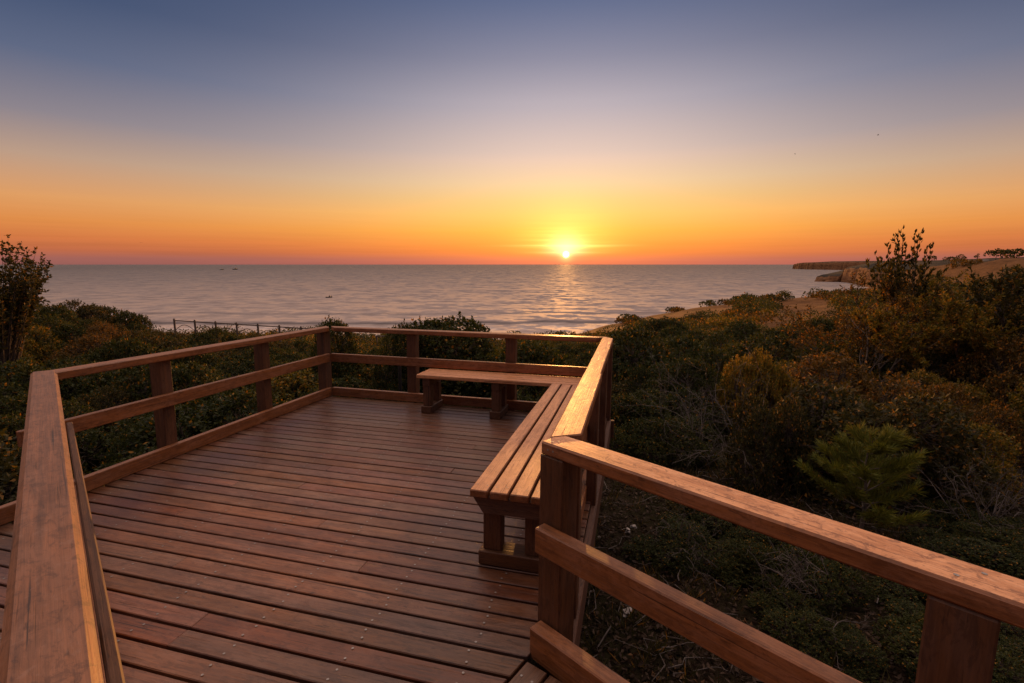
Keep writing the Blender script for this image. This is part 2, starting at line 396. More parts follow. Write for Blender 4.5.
# far railing
rf = dthing('wooden_railing', 'far railing of the deck along the seaward edge behind the bench', 'railing', (-2.2, YF+.06, 0), 'railings round the deck')
wq = Wood(); wq.board(P(XL+.002, YF+.07, ZT), (1, 0, 0), (XR-XL-.004)*S, .14*S, .058*S, c=.006, sk0=-1.0, sk1=1.0) ; wq.build('top_rail', M_RAIL, rf)
wq = Wood(); wq.board(P(XL+.002, YF+.025, ZM), (1, 0, 0), (XR-XL)*S, .05*S, .117*S, c=.004); wq.build('mid_rail', M_RAIL, rf)
wq = Wood(); wq.board(P(XL+.002, YF+.03, ZK), (1, 0, 0), (XR-XL)*S, .055*S, (ZK-.003)*S, c=.004); wq.build('kickboard', M_RAIL, rf)
for xx in (-2.938, -1.528): _post(rf, xx, YF+.05+.064, .94, .13, .125, -.3)
# right railing
rr = dthing('wooden_railing', 'right railing of the deck standing behind the long bench', 'railing', (XR+.06, 4, 0), 'railings round the deck')
wq = Wood(); wq.board(P(XR+.065, 3.69, ZT), (0, 1, 0), (YF-3.69+.07)*S, .13*S, TH*S, c=.006, sk1=1.0, top=1); wq.build('top_rail', [M_RAIL, M_LIT_TOP], rr)  # lit copy of the wood on the top face, stained copy on the sides
wq = Wood(); wq.board(P(XR+.07, 2.17, ZT+.004), (0, 1, 0), (3.685-2.17)*S, .14*S, TH*S, c=.006, sk0=-.613, top=1); wq.build('top_rail', [M_RAIL, M_LIT_TOP], rr)
wq = Wood(); wq.board(P(XR+.025, 2.10, ZM), (0, 1, 0), (YF-2.10-.002)*S, .05*S, .117*S, c=.004); wq.build('mid_rail', M_RAIL, rr)
wq = Wood(); wq.board(P(XR+.03, 2.06, ZK), (0, 1, 0), (YF-2.06-.002)*S, .055*S, (ZK-.003)*S, c=.004); wq.build('kickboard', M_RAIL, rr)
for yy in (2.36, 3.65, 4.75, YF+.05):
    p = _post(rr, XR+.052+.038, yy, .937, .078, .12, -.3)
    for zz in (.56, .06):
        wq = Wood(); wq.disc(P(XR+.132, yy, zz), .011, 0, Vector((1, 0, 0)), 9); wq.build('bolt', M_SCREW, p)
# near right railing (walkway)
rn = dthing('wooden_railing', 'near right railing of the walkway, crossing the lower right corner', 'railing', (.6, 1.5, 0), 'railings along the walkway')
ang0 = math.atan2
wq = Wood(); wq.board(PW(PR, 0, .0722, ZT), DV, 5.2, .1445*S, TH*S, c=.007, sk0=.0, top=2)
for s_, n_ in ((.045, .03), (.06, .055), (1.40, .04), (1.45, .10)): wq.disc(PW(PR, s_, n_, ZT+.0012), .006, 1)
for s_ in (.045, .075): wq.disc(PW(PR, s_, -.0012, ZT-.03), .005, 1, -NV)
wq.build('top_rail', [M_RAIL, M_SCREW, M_LIT_TOP], rn)
wq = Wood(); wq.board(PW(PR, .037, -.040, ZM), DV, 5.0, .066*S, .122*S, c=.005); wq.build('mid_rail', M_RAIL, rn)
wq = Wood(); wq.board(PW(PR, .026, -.046, ZK), DV, 5.0, .078*S, (ZK+.03)*S, c=.005); wq.build('kickboard', M_RAIL, rn)
def wpost(parent, base, s, n, ls, ln, z0=-.3):
    wq = Wood(); o = PW(base, s, n, z0); wq.board(o, (0, 0, 1), (.937-z0)*S, ls*S, ln*S, up=-NV, c=.005)
    return wq.build('post', M_POST, parent)
for s_ in (.062, 1.42, 2.8): wpost(rn, PR, s_, .002, .135, .118)
# near left railing (walkway), right under the camera
rm = dthing('wooden_railing', 'near left railing of the walkway, its wide handrail filling the lower left corner', 'railing', (-1.5, .9, 0), 'railings along the walkway')
wq = Wood(); wq.board(PW(PL, -5.056, -.0722, ZT+.003), DV, (5.056+1.6)*S, .1445*S, TH*S, c=.015); wq.build('top_rail', M_DARK, rm)
wq = Wood(); wq.board(PW(PL, -4.86, .032, ZM), DV, (4.86+1.6)*S, .036*S, .12*S, c=.005); wq.build('mid_rail', M_POST, rm)
wq = Wood(); wq.board(PW(PL, -4.86, .032, ZK), DV, (4.86+1.6)*S, .036*S, (ZK-.003)*S, c=.005); wq.build('kickboard', M_RAIL, rm)
for s_ in (-3.4, -1.9, -.4, 1.1): wpost(rm, PL, s_, -.112, .13, .11)

# ---- benches
ZB, XB, YBN, YBF, XFB = .5, -.888, 2.525, 5.44, -2.62
b1_ = dthing('wooden_bench', 'long slatted bench along the right railing', 'bench', (-.64, 4, 0), 'benches on the deck')
for i in range(4):
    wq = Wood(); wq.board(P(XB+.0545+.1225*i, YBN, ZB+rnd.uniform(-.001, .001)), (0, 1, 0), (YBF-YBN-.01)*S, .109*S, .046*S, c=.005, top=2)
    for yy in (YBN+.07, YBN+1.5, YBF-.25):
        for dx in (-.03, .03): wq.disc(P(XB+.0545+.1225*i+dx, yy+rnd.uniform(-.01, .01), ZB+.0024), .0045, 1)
    wq.build('seat_slat', [M_RAIL, M_SCREW, M_SEAT], b1_)  # lit seat colour on the slat tops only, rail wood on the sides
for yy in (2.6, 3.95, 5.2):
    tr = empty('trestle', (0, 0, 0)); tr.parent = b1_
    wq = Wood(); zt_, zb_ = .453, .352
    wq.poly([P(-.873, yy-.05, zt_), P(-.873, yy-.05, zt_-.012), P(-.814, yy-.05, zb_), P(-.47, yy-.05, zb_), P(-.41, yy-.05, zt_-.012), P(-.41, yy-.05, zt_)], P(0, .11, 0)); wq.build('bearer', M_POST, tr)
    for lx in (-.772, -.513):
        wq = Wood(); wq.board(P(lx, yy+.0, .092), (0, 0, 1), .259*S, .112*S, .09*S, up=(0, -1, 0), c=.004); wq.build('leg', M_POST, tr)
    wq = Wood(); wq.board(P(-.852, yy+.045, .091), (1, 0, 0), .45*S, .14*S, .089*S, c=.005); wq.build('foot', M_POST, tr)
b2_ = dthing('wooden_bench', 'short slatted bench along the far railing facing the deck', 'bench', (-1.6, 5.65, 0), 'benches on the deck')
for i in range(4):
    wq = Wood(); wq.board(P(XFB, YBF+.052+.1075*i, ZB+rnd.uniform(-.001, .001)), (1, 0, 0), (-.40-XFB)*S, .099*S, .046*S, c=.005)
    wq.build('seat_slat', M_SEAT, b2_)
for xx in (-2.50, -1.59, -.9):
    tr = empty('trestle', (0, 0, 0)); tr.parent = b2_
    wq = Wood(); wq.board(P(xx, YBF+.03, .453), (0, 1, 0), .38*S, .10*S, .1*S, c=.004); wq.build('bearer', M_POST, tr)
    for ly in (5.53, 5.79):
        wq = Wood(); wq.board(P(xx, ly-.045, .092), (0, 0, 1), .26*S, .105*S, .09*S, up=(0, -1, 0), c=.004); wq.build('leg', M_POST, tr)
    wq = Wood(); wq.board(P(xx, 5.455, .091), (0, 1, 0), .40*S, .14*S, .089*S, c=.005); wq.build('foot', M_POST, tr)

bpy.context.view_layer.update()
for o in deck_things:
    base = o.location.copy()
    for ch in [c for c in bpy.data.objects if c.parent == o]:
        if ch.type == 'MESH':
            ch.data.transform(Matrix.Translation(-base))
            for g in [c for c in bpy.data.objects if c.parent == ch]: g.data.transform(Matrix.Translation(-base))
        else: ch.location = -base
    o.matrix_world = TILT @ Matrix.Translation(base)

# ------------------------------------------------------------------ terrain
SEA = -25.0
def sstep(a, b, x): q = np.clip((x-a)/(b-a), 0, 1); return q*q*(3-2*q)
def vnoise(x, y, s, seed=0):
    x = np.asarray(x)/s + seed*17.3; y = np.asarray(y)/s - seed*9.1
    return (np.sin(x*1.7+1.3*np.sin(y*1.1)) + np.sin(y*1.9+1.7*np.sin(x*.9+2)) + .6*np.sin(x*3.1-y*2.7+1) + .4*np.sin(x*5.3+y*4.1))/3.0
def shore(X): return 96 + 91*sstep(2, 34, X) - 30*sstep(95, 170, X) + 9*vnoise(X, X*.3, 14, 3)
def ground(X, Dd):
    X = np.asarray(X, float); Dd = np.asarray(Dd, float)
    h = -2.85 - .138*np.maximum(0, Dd-6) + .036*np.maximum(0, Dd-6)*sstep(.05, .45, X/np.maximum(Dd, 1))
    h = h + np.minimum(.095*np.maximum(0, X-22), 9)*sstep(20, 70, Dd)
    h = h + 2.3*np.exp(-((X+23)/9)**2 - ((Dd-21)/8)**2)
    h = h + .4*np.exp(-((X-13)/6)**2 - ((Dd-12)/5)**2)
    h = h + .35*vnoise(X, Dd, 6, 1)*sstep(5, 14, Dd) + .9*vnoise(X, Dd, 22, 2)*sstep(25, 60, Dd)
    # sandstone hill on the right
    h = h - 2.2*np.exp(-((X-2)/16)**2 - ((Dd-75)/30)**2)
    h = h - 1.0*np.exp(-((X+17)/10)**2 - ((Dd-32)/9)**2)
    h = h + 8.7*sstep(116, 138, X - .12*(Dd-140))*sstep(95, 135, Dd)*(1-sstep(230, 260, Dd))
    e = sstep(0, 16, Dd - shore(X))
    return h*(1-e) + (SEA-4)*e
def wpt(X, Dd, h):
    X, Dd, h = np.asarray(X, float), np.asarray(Dd, float), np.asarray(h, float)
    return np.stack([RX.x*X + FW.x*Dd, RX.y*X + FW.y*Dd, h+EYE], -1)
ds = np.concatenate([np.linspace(-14, 12, 53), np.linspace(12.6, 40, 46), np.linspace(41, 150, 80), np.linspace(152, 270, 50)])
xs = np.concatenate([-np.linspace(14, 170, 66)[::-1], np.linspace(-13.5, 13.5, 55), np.linspace(14, 260, 110)])
XX, DD = np.meshgrid(xs, ds); n, mcol = len(ds), len(xs)
V = wpt(XX, DD, ground(XX, DD)).reshape(-1, 3)
i = np.arange(n*mcol).reshape(n, mcol)
F = np.stack([i[:-1, :-1], i[:-1, 1:], i[1:, 1:], i[1:, :-1]], -1).reshape(-1, 4)
m, t, out = material('hillside_soil')
co = t.add('ShaderNodeTexCoord').outputs['Object']
cd = t.vec('DISTANCE', co, (0, 0, 0)) if False else None
vd = t.add('ShaderNodeVectorMath', operation='LENGTH', i_0=co).outputs['Value']
farf = t.ramp(t.math('DIVIDE', vd, 120.0, clamp=True), [(.12, (0,)*3), (.6, (1,)*3)])
n1 = t.noise(co, 1.1, 8, .7); n2 = t.noise(co, 14, 8, .7); n3 = t.noise(co, .12, 6, .65)
near = t.mix(t.ramp(n1, [(.38, (0,)*3), (.62, (1,)*3)]), t.ramp(n2, [(.3, (.010, .007, .005)), (.7, (.042, .028, .019))]), (.022, .020, .009))
sand = t.ramp(t.math('ADD', t.math('MULTIPLY', n3, .6), t.math('MULTIPLY', n1, .4)), [(.32, (.04, .024, .012)), (.5, (.15, .070, .027)), (.68, (.24, .12, .05))])
bs = t.add('ShaderNodeBsdfPrincipled', i_Base_Color=t.mix(farf, near, sand)); bs.inputs['Roughness'].default_value = 1.0; bs.inputs['Specular IOR Level'].default_value = .05
bp = t.add('ShaderNodeBump', i_Height=t.math('ADD', n1, t.math('MULTIPLY', n2, .4))); bp.inputs['Distance'].default_value = .12; bp.inputs['Strength'].default_value = .8
t.l.new(bp.outputs[0], bs.inputs['Normal']); t.l.new(bs.outputs[0], out.inputs[0]); M_SOIL = m
tag(link('ground', npmesh('ground', V, F, True), M_SOIL), kind='structure')

# sea: rings out to the horizon
m, t, out = material('sea_water')
co = t.add('ShaderNodeTexCoord').outputs['Object']
def mapped(rot, sc):
    mp = t.add('ShaderNodeMapping', i_0=co); mp.inputs['Rotation'].default_value = (0, 0, rot); mp.inputs['Scale'].default_value = sc; return mp.outputs[0]
def ncol(vec, scale, detail, rough):
    nd = t.add('ShaderNodeTexNoise', i_Vector=vec); nd.inputs['Scale'].default_value = scale; nd.inputs['Detail'].default_value = detail; nd.inputs['Roughness'].default_value = rough
    return t.vec('SUBTRACT', nd.outputs['Color'], (.5, .5, .5))
va = ncol(mapped(-YAW+.10, (.018, .022, 1)), 1, 4, .6)      # wind patches and swell seen far out
vb = ncol(mapped(-YAW-.06, (.055, .078, 1)), 1, 3, .6)         # waves
vc = ncol(mapped(-YAW+.02, (.16, .20, 1)), 1, 2, .6)
slope = t.vec('ADD', t.vec('MULTIPLY', vc, (1.3, 1.3, 0)), t.vec('MULTIPLY', va, (1.1, 1.1, 0)))
slope = t.vec('ADD', slope, t.vec('MULTIPLY', vb, (2.1, 2.1, 0)))
bp = t.add('ShaderNodeVectorMath', operation='NORMALIZE', i_0=t.vec('ADD', slope, (0, 0, 1)))
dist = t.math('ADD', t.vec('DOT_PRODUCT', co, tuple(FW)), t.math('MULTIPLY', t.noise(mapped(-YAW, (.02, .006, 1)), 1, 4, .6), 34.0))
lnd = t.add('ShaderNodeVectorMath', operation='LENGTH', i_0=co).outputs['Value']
dist_var = t.ramp(t.math('DIVIDE', t.math('LOGARITHM', lnd, 10.0), 4.0, clamp=True), [(.56, (.40, .31, .26)), (.65, (.29, .235, .21)), (.76, (.16, .145, .145)), (.90, (.09, .09, .098))])  # reflection dimming with distance, put into the water colour
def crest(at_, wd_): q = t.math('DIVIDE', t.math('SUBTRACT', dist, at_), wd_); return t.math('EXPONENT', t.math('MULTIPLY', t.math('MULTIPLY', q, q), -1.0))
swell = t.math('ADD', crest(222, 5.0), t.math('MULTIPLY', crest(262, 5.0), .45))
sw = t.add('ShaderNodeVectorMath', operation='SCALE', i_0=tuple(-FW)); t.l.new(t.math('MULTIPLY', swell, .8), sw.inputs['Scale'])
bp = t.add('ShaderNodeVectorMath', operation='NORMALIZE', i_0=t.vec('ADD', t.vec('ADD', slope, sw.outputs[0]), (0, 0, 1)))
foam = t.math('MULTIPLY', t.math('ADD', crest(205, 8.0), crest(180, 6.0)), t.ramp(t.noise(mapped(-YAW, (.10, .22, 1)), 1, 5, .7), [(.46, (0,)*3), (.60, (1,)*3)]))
bs = t.add('ShaderNodeBsdfPrincipled', i_Base_Color=t.mix(t.math('MULTIPLY', foam, .6), t.mix(t.math('MULTIPLY', swell, .6), dist_var, (.10, .10, .11)), (.62, .56, .52))); bs.inputs['Roughness'].default_value = .82; bs.inputs['Specular IOR Level'].default_value = .9  # swell faces also darkened in the colour, for the higher sky they reflect
bs.inputs['IOR'].default_value = 1.34
t.l.new(bp.outputs[0], bs.inputs['Normal']); t.l.new(bs.outputs[0], out.inputs[0]); M_SEA = m
rr_ = np.array([0, 40, 80, 120, 170, 230, 320, 450, 700, 1100, 1800, 3000, 6000, 12000, 30000, 60000.]); na = 96
aa = np.linspace(0, 2*np.pi, na, endpoint=False)
V = np.stack([np.outer(rr_, np.cos(aa)), np.outer(rr_, np.sin(aa)), np.full((len(rr_), na), SEA+EYE)], -1).reshape(-1, 3)
i = np.arange(len(rr_)*na).reshape(len(rr_), na); j = np.roll(i, -1, 1)
F = np.stack([i[:-1], i[1:], j[1:], j[:-1]], -1).reshape(-1, 4)[na:]
F = np.concatenate([F]); 
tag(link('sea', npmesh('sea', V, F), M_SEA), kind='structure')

# cliffs and headlands across the bay
m, t, out = material('sandstone_cliff')
co = t.add('ShaderNodeTexCoord').outputs['Object']
mp = t.add('ShaderNodeMapping', i_0=co); mp.inputs['Scale'].default_value = (.05, .05, .55)
n1 = t.noise(mp.outputs[0], 1, 7, .65, .5); n2 = t.noise(co, .08, 6, .6)
rock = t.ramp(n1, [(.3, (.07, .033, .017)), (.52, (.19, .095, .045)), (.75, (.28, .155, .08))])
nz = t.add('ShaderNodeSeparateXYZ', i_0=t.add('ShaderNodeNewGeometry').outputs['Normal']).outputs[2]
flat = t.ramp(nz, [(.86, (0,)*3), (.97, (1,)*3)])
scrubc = t.ramp(n2, [(.4, (.022, .022, .018)), (.62, (.06, .045, .03))])
bs = t.add('ShaderNodeBsdfPrincipled', i_Base_Color=t.mix(flat, rock, scrubc)); bs.inputs['Roughness'].default_value = 1.0; bs.inputs['Specular IOR Level'].default_value = .05
bp = t.add('ShaderNodeBump', i_Height=n1); bp.inputs['Distance'].default_value = 1.5; t.l.new(bp.outputs[0], bs.inputs['Normal'])
t.l.new(bs.outputs[0], out.inputs[0]); M_CLIFF = m
def headland(name, coast, back, seed, steps=60, rough=6):
    """coast: (u, D, top) along the shore; a ledged cliff rises from the sea, then a plateau runs inland"""
    c = np.array(coast, float); tt = np.linspace(0, len(c)-1, steps*(len(c)-1)+1); k = np.arange(len(c))
    u, Dd, top = (np.interp(tt, k, c[:, q]) for q in range(3))
    X = (u-512)/FPX*(Dd*CP - (SEA+12)*SP)
    rows = []
    nx, nd_ = .78, .62
    for f, inset in ((-.12, -2), (0, 0), (.16, 1.5), (.30, 3), (.45, 5), (.62, 6), (.75, 9), (.93, 11), (1.0, 16)):
        nn = rough*(vnoise(X, tt*40, 28, seed+1) + .5*vnoise(X, Dd, 9, seed+2) + .2*vnoise(X*1.3, f*40, 5, seed+7))
        h = SEA + (top-SEA)*f + (.8*vnoise(X, f*30, 17, seed+3) if f > .1 else 0)
        nn = nn + rough*.5*vnoise(tt*97, X*.2, 13, seed+11)
        rows.append(wpt(X + nx*(inset+nn), Dd + nd_*(inset+nn), h + (1.2*vnoise(tt*120, X*.3, 21, seed+13) if f > .5 else 0)))
    for q in (.08, .2, .45, 1.0):
        rows.append(wpt(X + nx*(16+q*back*.5) + q*back*.3, Dd + nd_*(16+q*back*.5) + q*back*.5, top + (.5+q*9) + 1.8*vnoise(X, q*50, 30, seed+5)))
    V = np.array(rows); a, b = V.shape[:2]; i = np.arange(a*b).reshape(a, b)
    F = np.stack([i[:-1, :-1], i[:-1, 1:], i[1:, 1:], i[1:, :-1]], -1).reshape(-1, 4)
    return tag(link(name, npmesh(name, V.reshape(-1, 3), F, True), M_CLIFF), kind='structure')
headland('cliff_headland', [(814, 705, -17), (838, 690, -16), (840, 685, -6), (856, 640, -4), (862, 560, -5), (872, 520, -8), (886, 500, -9), (930, 440, -4), (1010, 400, -1), (1120, 380, 1)], 420, 1, 40, 6)
headland('far_headland', [(793, 2620, 1), (800, 2500, 8), (812, 2350, 9), (840, 2150, 10), (880, 1900, 10), (960, 1700, 11), (1100, 1500, 12)], 900, 5, 40, 14)

# ------------------------------------------------------------------ plants
def tubes(paths, rads, k=5):
    Vs, Fs, b = [], [], 0
    for p, r in zip(paths, rads):
        p = np.asarray(p, float); r = np.asarray(r, float); n = len(p)
        d = np.gradient(p, axis=0); d /= np.linalg.norm(d, axis=1)[:, None]+1e-9
        a = np.cross(d, np.array([.31, .77, .55])); a /= np.linalg.norm(a, axis=1)[:, None]+1e-9; c = np.cross(d, a)
        th = np.linspace(0, 2*np.pi, k, endpoint=False)
        ring = p[:, None] + r[:, None, None]*(np.cos(th)[None, :, None]*a[:, None] + np.sin(th)[None, :, None]*c[:, None])
        Vs.append(ring.reshape(-1, 3)); i = np.arange(n*k).reshape(n, k) + b; j = np.roll(i, -1, 1)
        Fs.append(np.stack([i[:-1], j[:-1], j[1:], i[1:]], -1).reshape(-1, 4)); b += n*k
    return np.concatenate(Vs), np.concatenate(Fs)
def unit(v): return v/(np.linalg.norm(v, axis=-1, keepdims=True)+1e-9)
def leaves(base, dirs, L, wdt, fold=.25, rng=nr, face=None):
    """folded rhombus leaves: 4 vertices, two triangles each"""
    n = len(base); dirs = unit(dirs); L = np.broadcast_to(np.asarray(L, float), (n,))[:, None]; wdt = np.broadcast_to(np.asarray(wdt, float), (n,))[:, None]
    s = unit(np.cross(dirs, unit(rng.normal(size=(n, 3))) if face is None else unit(face + unit(rng.normal(size=(n, 3)))*.75))); nn = np.cross(s, dirs)
    mid = base + dirs*L*.45 + nn*wdt*fold
    V = np.stack([base, mid + s*wdt, base + dirs*L, mid - s*wdt], 1).reshape(-1, 3)
    q = (np.arange(n)*4)[:, None]
    F = np.concatenate([q + np.array([[0, 1, 2]]), q + np.array([[0, 2, 3]])])
    return V, F
def join(parts):
    Vs, Fs, b = [], [], 0
    for V, F in parts:
        Vs.append(V); Fs.append(F+b); b += len(V)
    return np.concatenate(Vs), Fs
def dome_sprigs(n, rng, R=1.0, H=.85, lobes=10, spread=.66):
    """points and outward directions of leafy sprigs on the outside of a lumpy dome"""
    th = rng.uniform(0, 2*np.pi, lobes); el = np.arcsin(rng.uniform(.0, 1, lobes))
    c = np.stack([np.cos(th)*np.cos(el), np.sin(th)*np.cos(el), np.sin(el)], -1)*np.array([R*spread, R*spread, H*.62])
    c[:, 2] += H*.12
    rad = rng.uniform(.26, .48, lobes)*R
    k = rng.integers(0, lobes, n*3)
    d = unit(rng.normal(size=(n*3, 3)) + np.array([0, 0, .45]))
    p = c[k] + d*rad[k][:, None]*(rng.uniform(.55, 1.0, (n*3, 1))**.5)*np.array([1, 1, .9])
    inside = np.min(np.linalg.norm((p[:, None] - c[None])/rad[None, :, None], axis=-1) + (np.arange(lobes)[None] == k[:, None])*9, axis=1) < .80
    ok = (~inside) & (p[:, 2] > .02*R)
    p, d = p[ok][:n], d[ok][:n]
    return p, unit(d*.7 + unit(p)*.5 + np.array([0, 0, .35])), c
def shrub_mesh(name, rng, sprigs, per, L, W, R=1.0, H=.85, sl=.10, lobes=10, stems=True, droop=.9):
    p, d, c = dome_sprigs(sprigs, rng, R, H, lobes)
    n = len(p); tt = rng.uniform(-.1, 1, (n, per))
    b = p[:, None] + d[:, None]*tt[..., None]*sl*rng.uniform(.6, 1.5, (n, 1, 1))
    dd = unit(d[:, None]*(.15+.55*tt[..., None]) + unit(rng.normal(size=(n, per, 3)))*droop)
    V1 = leaves(b.reshape(-1, 3), dd.reshape(-1, 3), L*rng.uniform(.65, 1.25, n*per), W*rng.uniform(.7, 1.2, n*per), rng=rng, face=np.repeat(d + np.array([0, 0, .25]), per, axis=0))
    parts = [V1]; nl = len(V1[1]); ns_ = 0
    if stems:
        paths, rads = [], []
        for q in c:
            a = np.array([rng.normal()*.06*R, rng.normal()*.06*R, -.25*R]); mid = a*.4+q*.5+rng.normal(size=3)*.07*R
            paths.append([a, mid, q]); rads.append([.022*R, .014*R, .006*R])
        for q, dq in zip(p[::6], d[::6]):
            cc = c[np.argmin(np.linalg.norm(c-q, axis=1))]
            paths.append([cc, (cc+q)/2+rng.normal(size=3)*.03*R, q+dq*sl*1.2]); rads.append([.007*R, .005*R, .002*R])
        V2, F2 = tubes(paths, rads, 4); parts.append((V2, F2)); ns_ = len(F2)
    V, Fs = join(parts)
    return npmesh(name, V, Fs, mi=[0]*nl + [1]*ns_)
def to_obj(name, me, mats): return link(name, me, mats)

# ---- shrubs: a few prototypes, then copies; every copy is an object of its own
protos = {}
def make_proto(key, lm, seed, **k):
    me = shrub_mesh(key, np.random.default_rng(seed), **k); me.materials.append(lm); me.materials.append(M_BARK); protos.setdefault(key, []).append(me)
for sd in range(3):
    make_proto('dark', L_DARK, 20+sd, sprigs=2300, per=9, L=.044, W=.0145, sl=.075)
    make_proto('gold', L_GOLD, 30+sd, sprigs=2300, per=9, L=.042, W=.0145, sl=.075)
for sd in range(2):
    make_proto('olive', L_OLIV, 40+sd, sprigs=2100, per=9, L=.05, W=.014, sl=.08, H=1.0, lobes=12)
    make_proto('rust', L_RUST, 50+sd, sprigs=1900, per=9, L=.042, W=.012, sl=.07, H=.8)
make_proto('tall', L_DARK, 61, sprigs=3000, per=9, L=.05, W=.016, sl=.07, R=.85, H=1.9, lobes=20)
_v = np.empty(len(protos['tall'][0].vertices)*3, np.float32); protos['tall'][0].vertices.foreach_get('co', _v); TALL_H = float(np.percentile(_v[2::3], 99.5))
KIND = {'dark': 'dense dark green shrub', 'gold': 'young-leaved shrub with sun glow in its leaf colour', 'olive': 'olive green small-leaved shrub', 'rust': 'rusty brown-green shrub'}
def in_deck(X, Dd, pad):
    p = RX*X + FW*Dd; x, y = p.x/S, p.y/S; pad = pad/S
    if XL-pad < x < -.2+pad and -1.5 < y < YF+.15+pad: return True
    s_, n_ = (Vector((x, y, 0))-PR).dot(DV), (Vector((x, y, 0))-PR).dot(NV)
    return -5 < s_ < 9 and -2.0-pad < n_ < .15+pad
placed = []
BARE = [(atpx(u, d), d) for u, d in ((705, 6.6), (742, 7.4), (850, 9.0))]
def shrub(X, Dd, r, key, place, hs=1.0, sink=.05):
    me = rnd.choice(protos[key]); o = link('shrub', me)
    gz = float(ground(X, Dd)); o.location = at(X, Dd, gz - sink*r)
    o.rotation_euler = (rnd.uniform(-.1, .1), rnd.uniform(-.1, .1), rnd.uniform(0, 6.28))
    o.scale = (r*rnd.uniform(.92, 1.1), r*rnd.uniform(.92, 1.1), r*hs*rnd.uniform(.9, 1.1))
    tag(o, KIND[key] + ' ' + place[0], 'shrub', KIND[key] + 's ' + place[1]); placed.append((X, Dd, r)); return o
LEFT = ('in the thicket left of the deck', 'left of the deck')
FARR = ('in the thicket beyond the far railing', 'beyond the far railing')
RIGHT = ('on the slope right of the deck', 'on the slope right of the deck')
row = 0; Dd = 3.0
while Dd < 27:
    sp = 1.55 if Dd < 12 else 1.9
    half = Dd*1.12 + 1.5
    X = -half + (row % 2)*sp/2
    while X < half:
        x, d = X + rnd.uniform(-.35, .35)*sp, Dd + rnd.uniform(-.35, .35)*sp
        r = rnd.choice((.6, .8, 1.0, 1.2, 1.45))*rnd.uniform(.92, 1.08)*(1.0 if Dd < 12 else 1.3)
        p = RX*x + FW*d
        clear = (x > -.4 and x < .40*d+.1 and d < 5.2) or (x > 0 and d < 4.0) or math.hypot(x-atpx(866, 4.6, -2.2), d-4.6) < 1.0 or (x > 0 and d < 4.7 and abs(x/d-.755) < .2) or any(math.hypot(x-bx, d-bd) < .8 for bx, bd in BARE[1:2])
        if not in_deck(x, d, .75*r) and not clear and len(placed) < 262:
            rgt = x > .18*d
            far = (not rgt) and d > 6.5 and p.x/S > XL-.5
            place = RIGHT if rgt else (FARR if far else LEFT)
            wts = (2, 5.5, 1.6, 2) if rgt else ((7, .4, 2, .3) if far else (7, .35, 2, .3))
            if rgt and x < .5*d: wts = (6, 1.0, 1.5, .5)
            key = rnd.choices(('dark', 'gold', 'olive', 'rust'), wts)[0]
            hs = rnd.uniform(.85, 1.3)*(1.2 if r < .8 else 1.0)*(1.3 if rgt and 5.2 < d < 9.5 and x > .35*d else 1.0)
            if not rgt and d > 9.5: r = min(r, 1.3); hs = rnd.uniform(.85, 1.15)*(1.22 if x < -.70*d else 1.02)
            shrub(x, d, r, key, place, hs)
        X += sp
    Dd += sp*.87; row += 1

# ---- scrub far off: clumps that read as one mass
rng = np.random.default_rng(77)
clear_px = [(700, 314, 22, 7), (722, 311, 16, 6), (806, 311, 32, 13), (792, 321, 20, 8), (602, 329, 28, 7), (575, 333, 20, 6), (662, 319, 28, 6), (766, 340, 6, 18), (850, 326, 12, 5)]
def far_scrub(name, mat, count, seed, dmin, dmax, rlo, rhi, hh, fine):
    rng = np.random.default_rng(seed); parts = []
    Dq = np.sqrt(rng.uniform(dmin**2, dmax**2, count*2)); Xq = rng.uniform(-1.12, 1.12, count*2)*Dq
    h = ground(Xq, Dq)
    zc = Dq*CP - h*SP; v = 341.5 - (h*CP + Dq*SP)/zc*FPX; u = 512 + Xq/zc*FPX
    ok = (Dq < shore(Xq)+4) & (h > SEA+2)
    for cu, cv, ru, rv in clear_px: ok &= ((u-cu)/ru)**2 + ((v-cv)/rv)**2 > rng.uniform(.9, 1.5, len(u))
    ok &= ~((Xq > 92) & (Dq > 105) & (rng.uniform(size=len(Xq)) < .93))
    Xq, Dq, h = Xq[ok][:count], Dq[ok][:count], h[ok][:count]
    for X, d, g in zip(Xq, Dq, h):
        r = rng.uniform(rlo, rhi)*(1 + .004*d); nl = int(np.clip(90000/d**1.55, 60, 460)*fine**1.6*r/1.5)
        p, dr, c = dome_sprigs(nl, rng, r, r*hh, 7)
        L = max(.09, .0034*d)/fine*rng.uniform(.8, 1.3, len(p))
        V, F = leaves(p + rng.normal(size=p.shape)*.05, unit(dr + rng.normal(size=p.shape)*.8), L*1.5, L*.42, rng=rng, face=dr + np.array([0, 0, .25]))
        parts.append((V + wpt(X, d, g-.15), F))
    V, Fs = join(parts)
    return tag(link(name, npmesh(name, V, [np.concatenate(Fs)]), mat), kind='stuff')
far_scrub('distant_scrub', L_DARK, 620, 1, 25, 200, 1.0, 2.5, .85, 1.35)
far_scrub('golden_scrub', L_GOLD, 1000, 2, 25, 130, .9, 1.6, .50, 1.0)
far_scrub('rusty_scrub', L_RUST, 900, 3, 25, 200, .9, 1.7, .42, 1.0)
far_scrub('olive_scrub', L_OLIV, 500, 4, 25, 170, .9, 1.9, .65, 1.1)

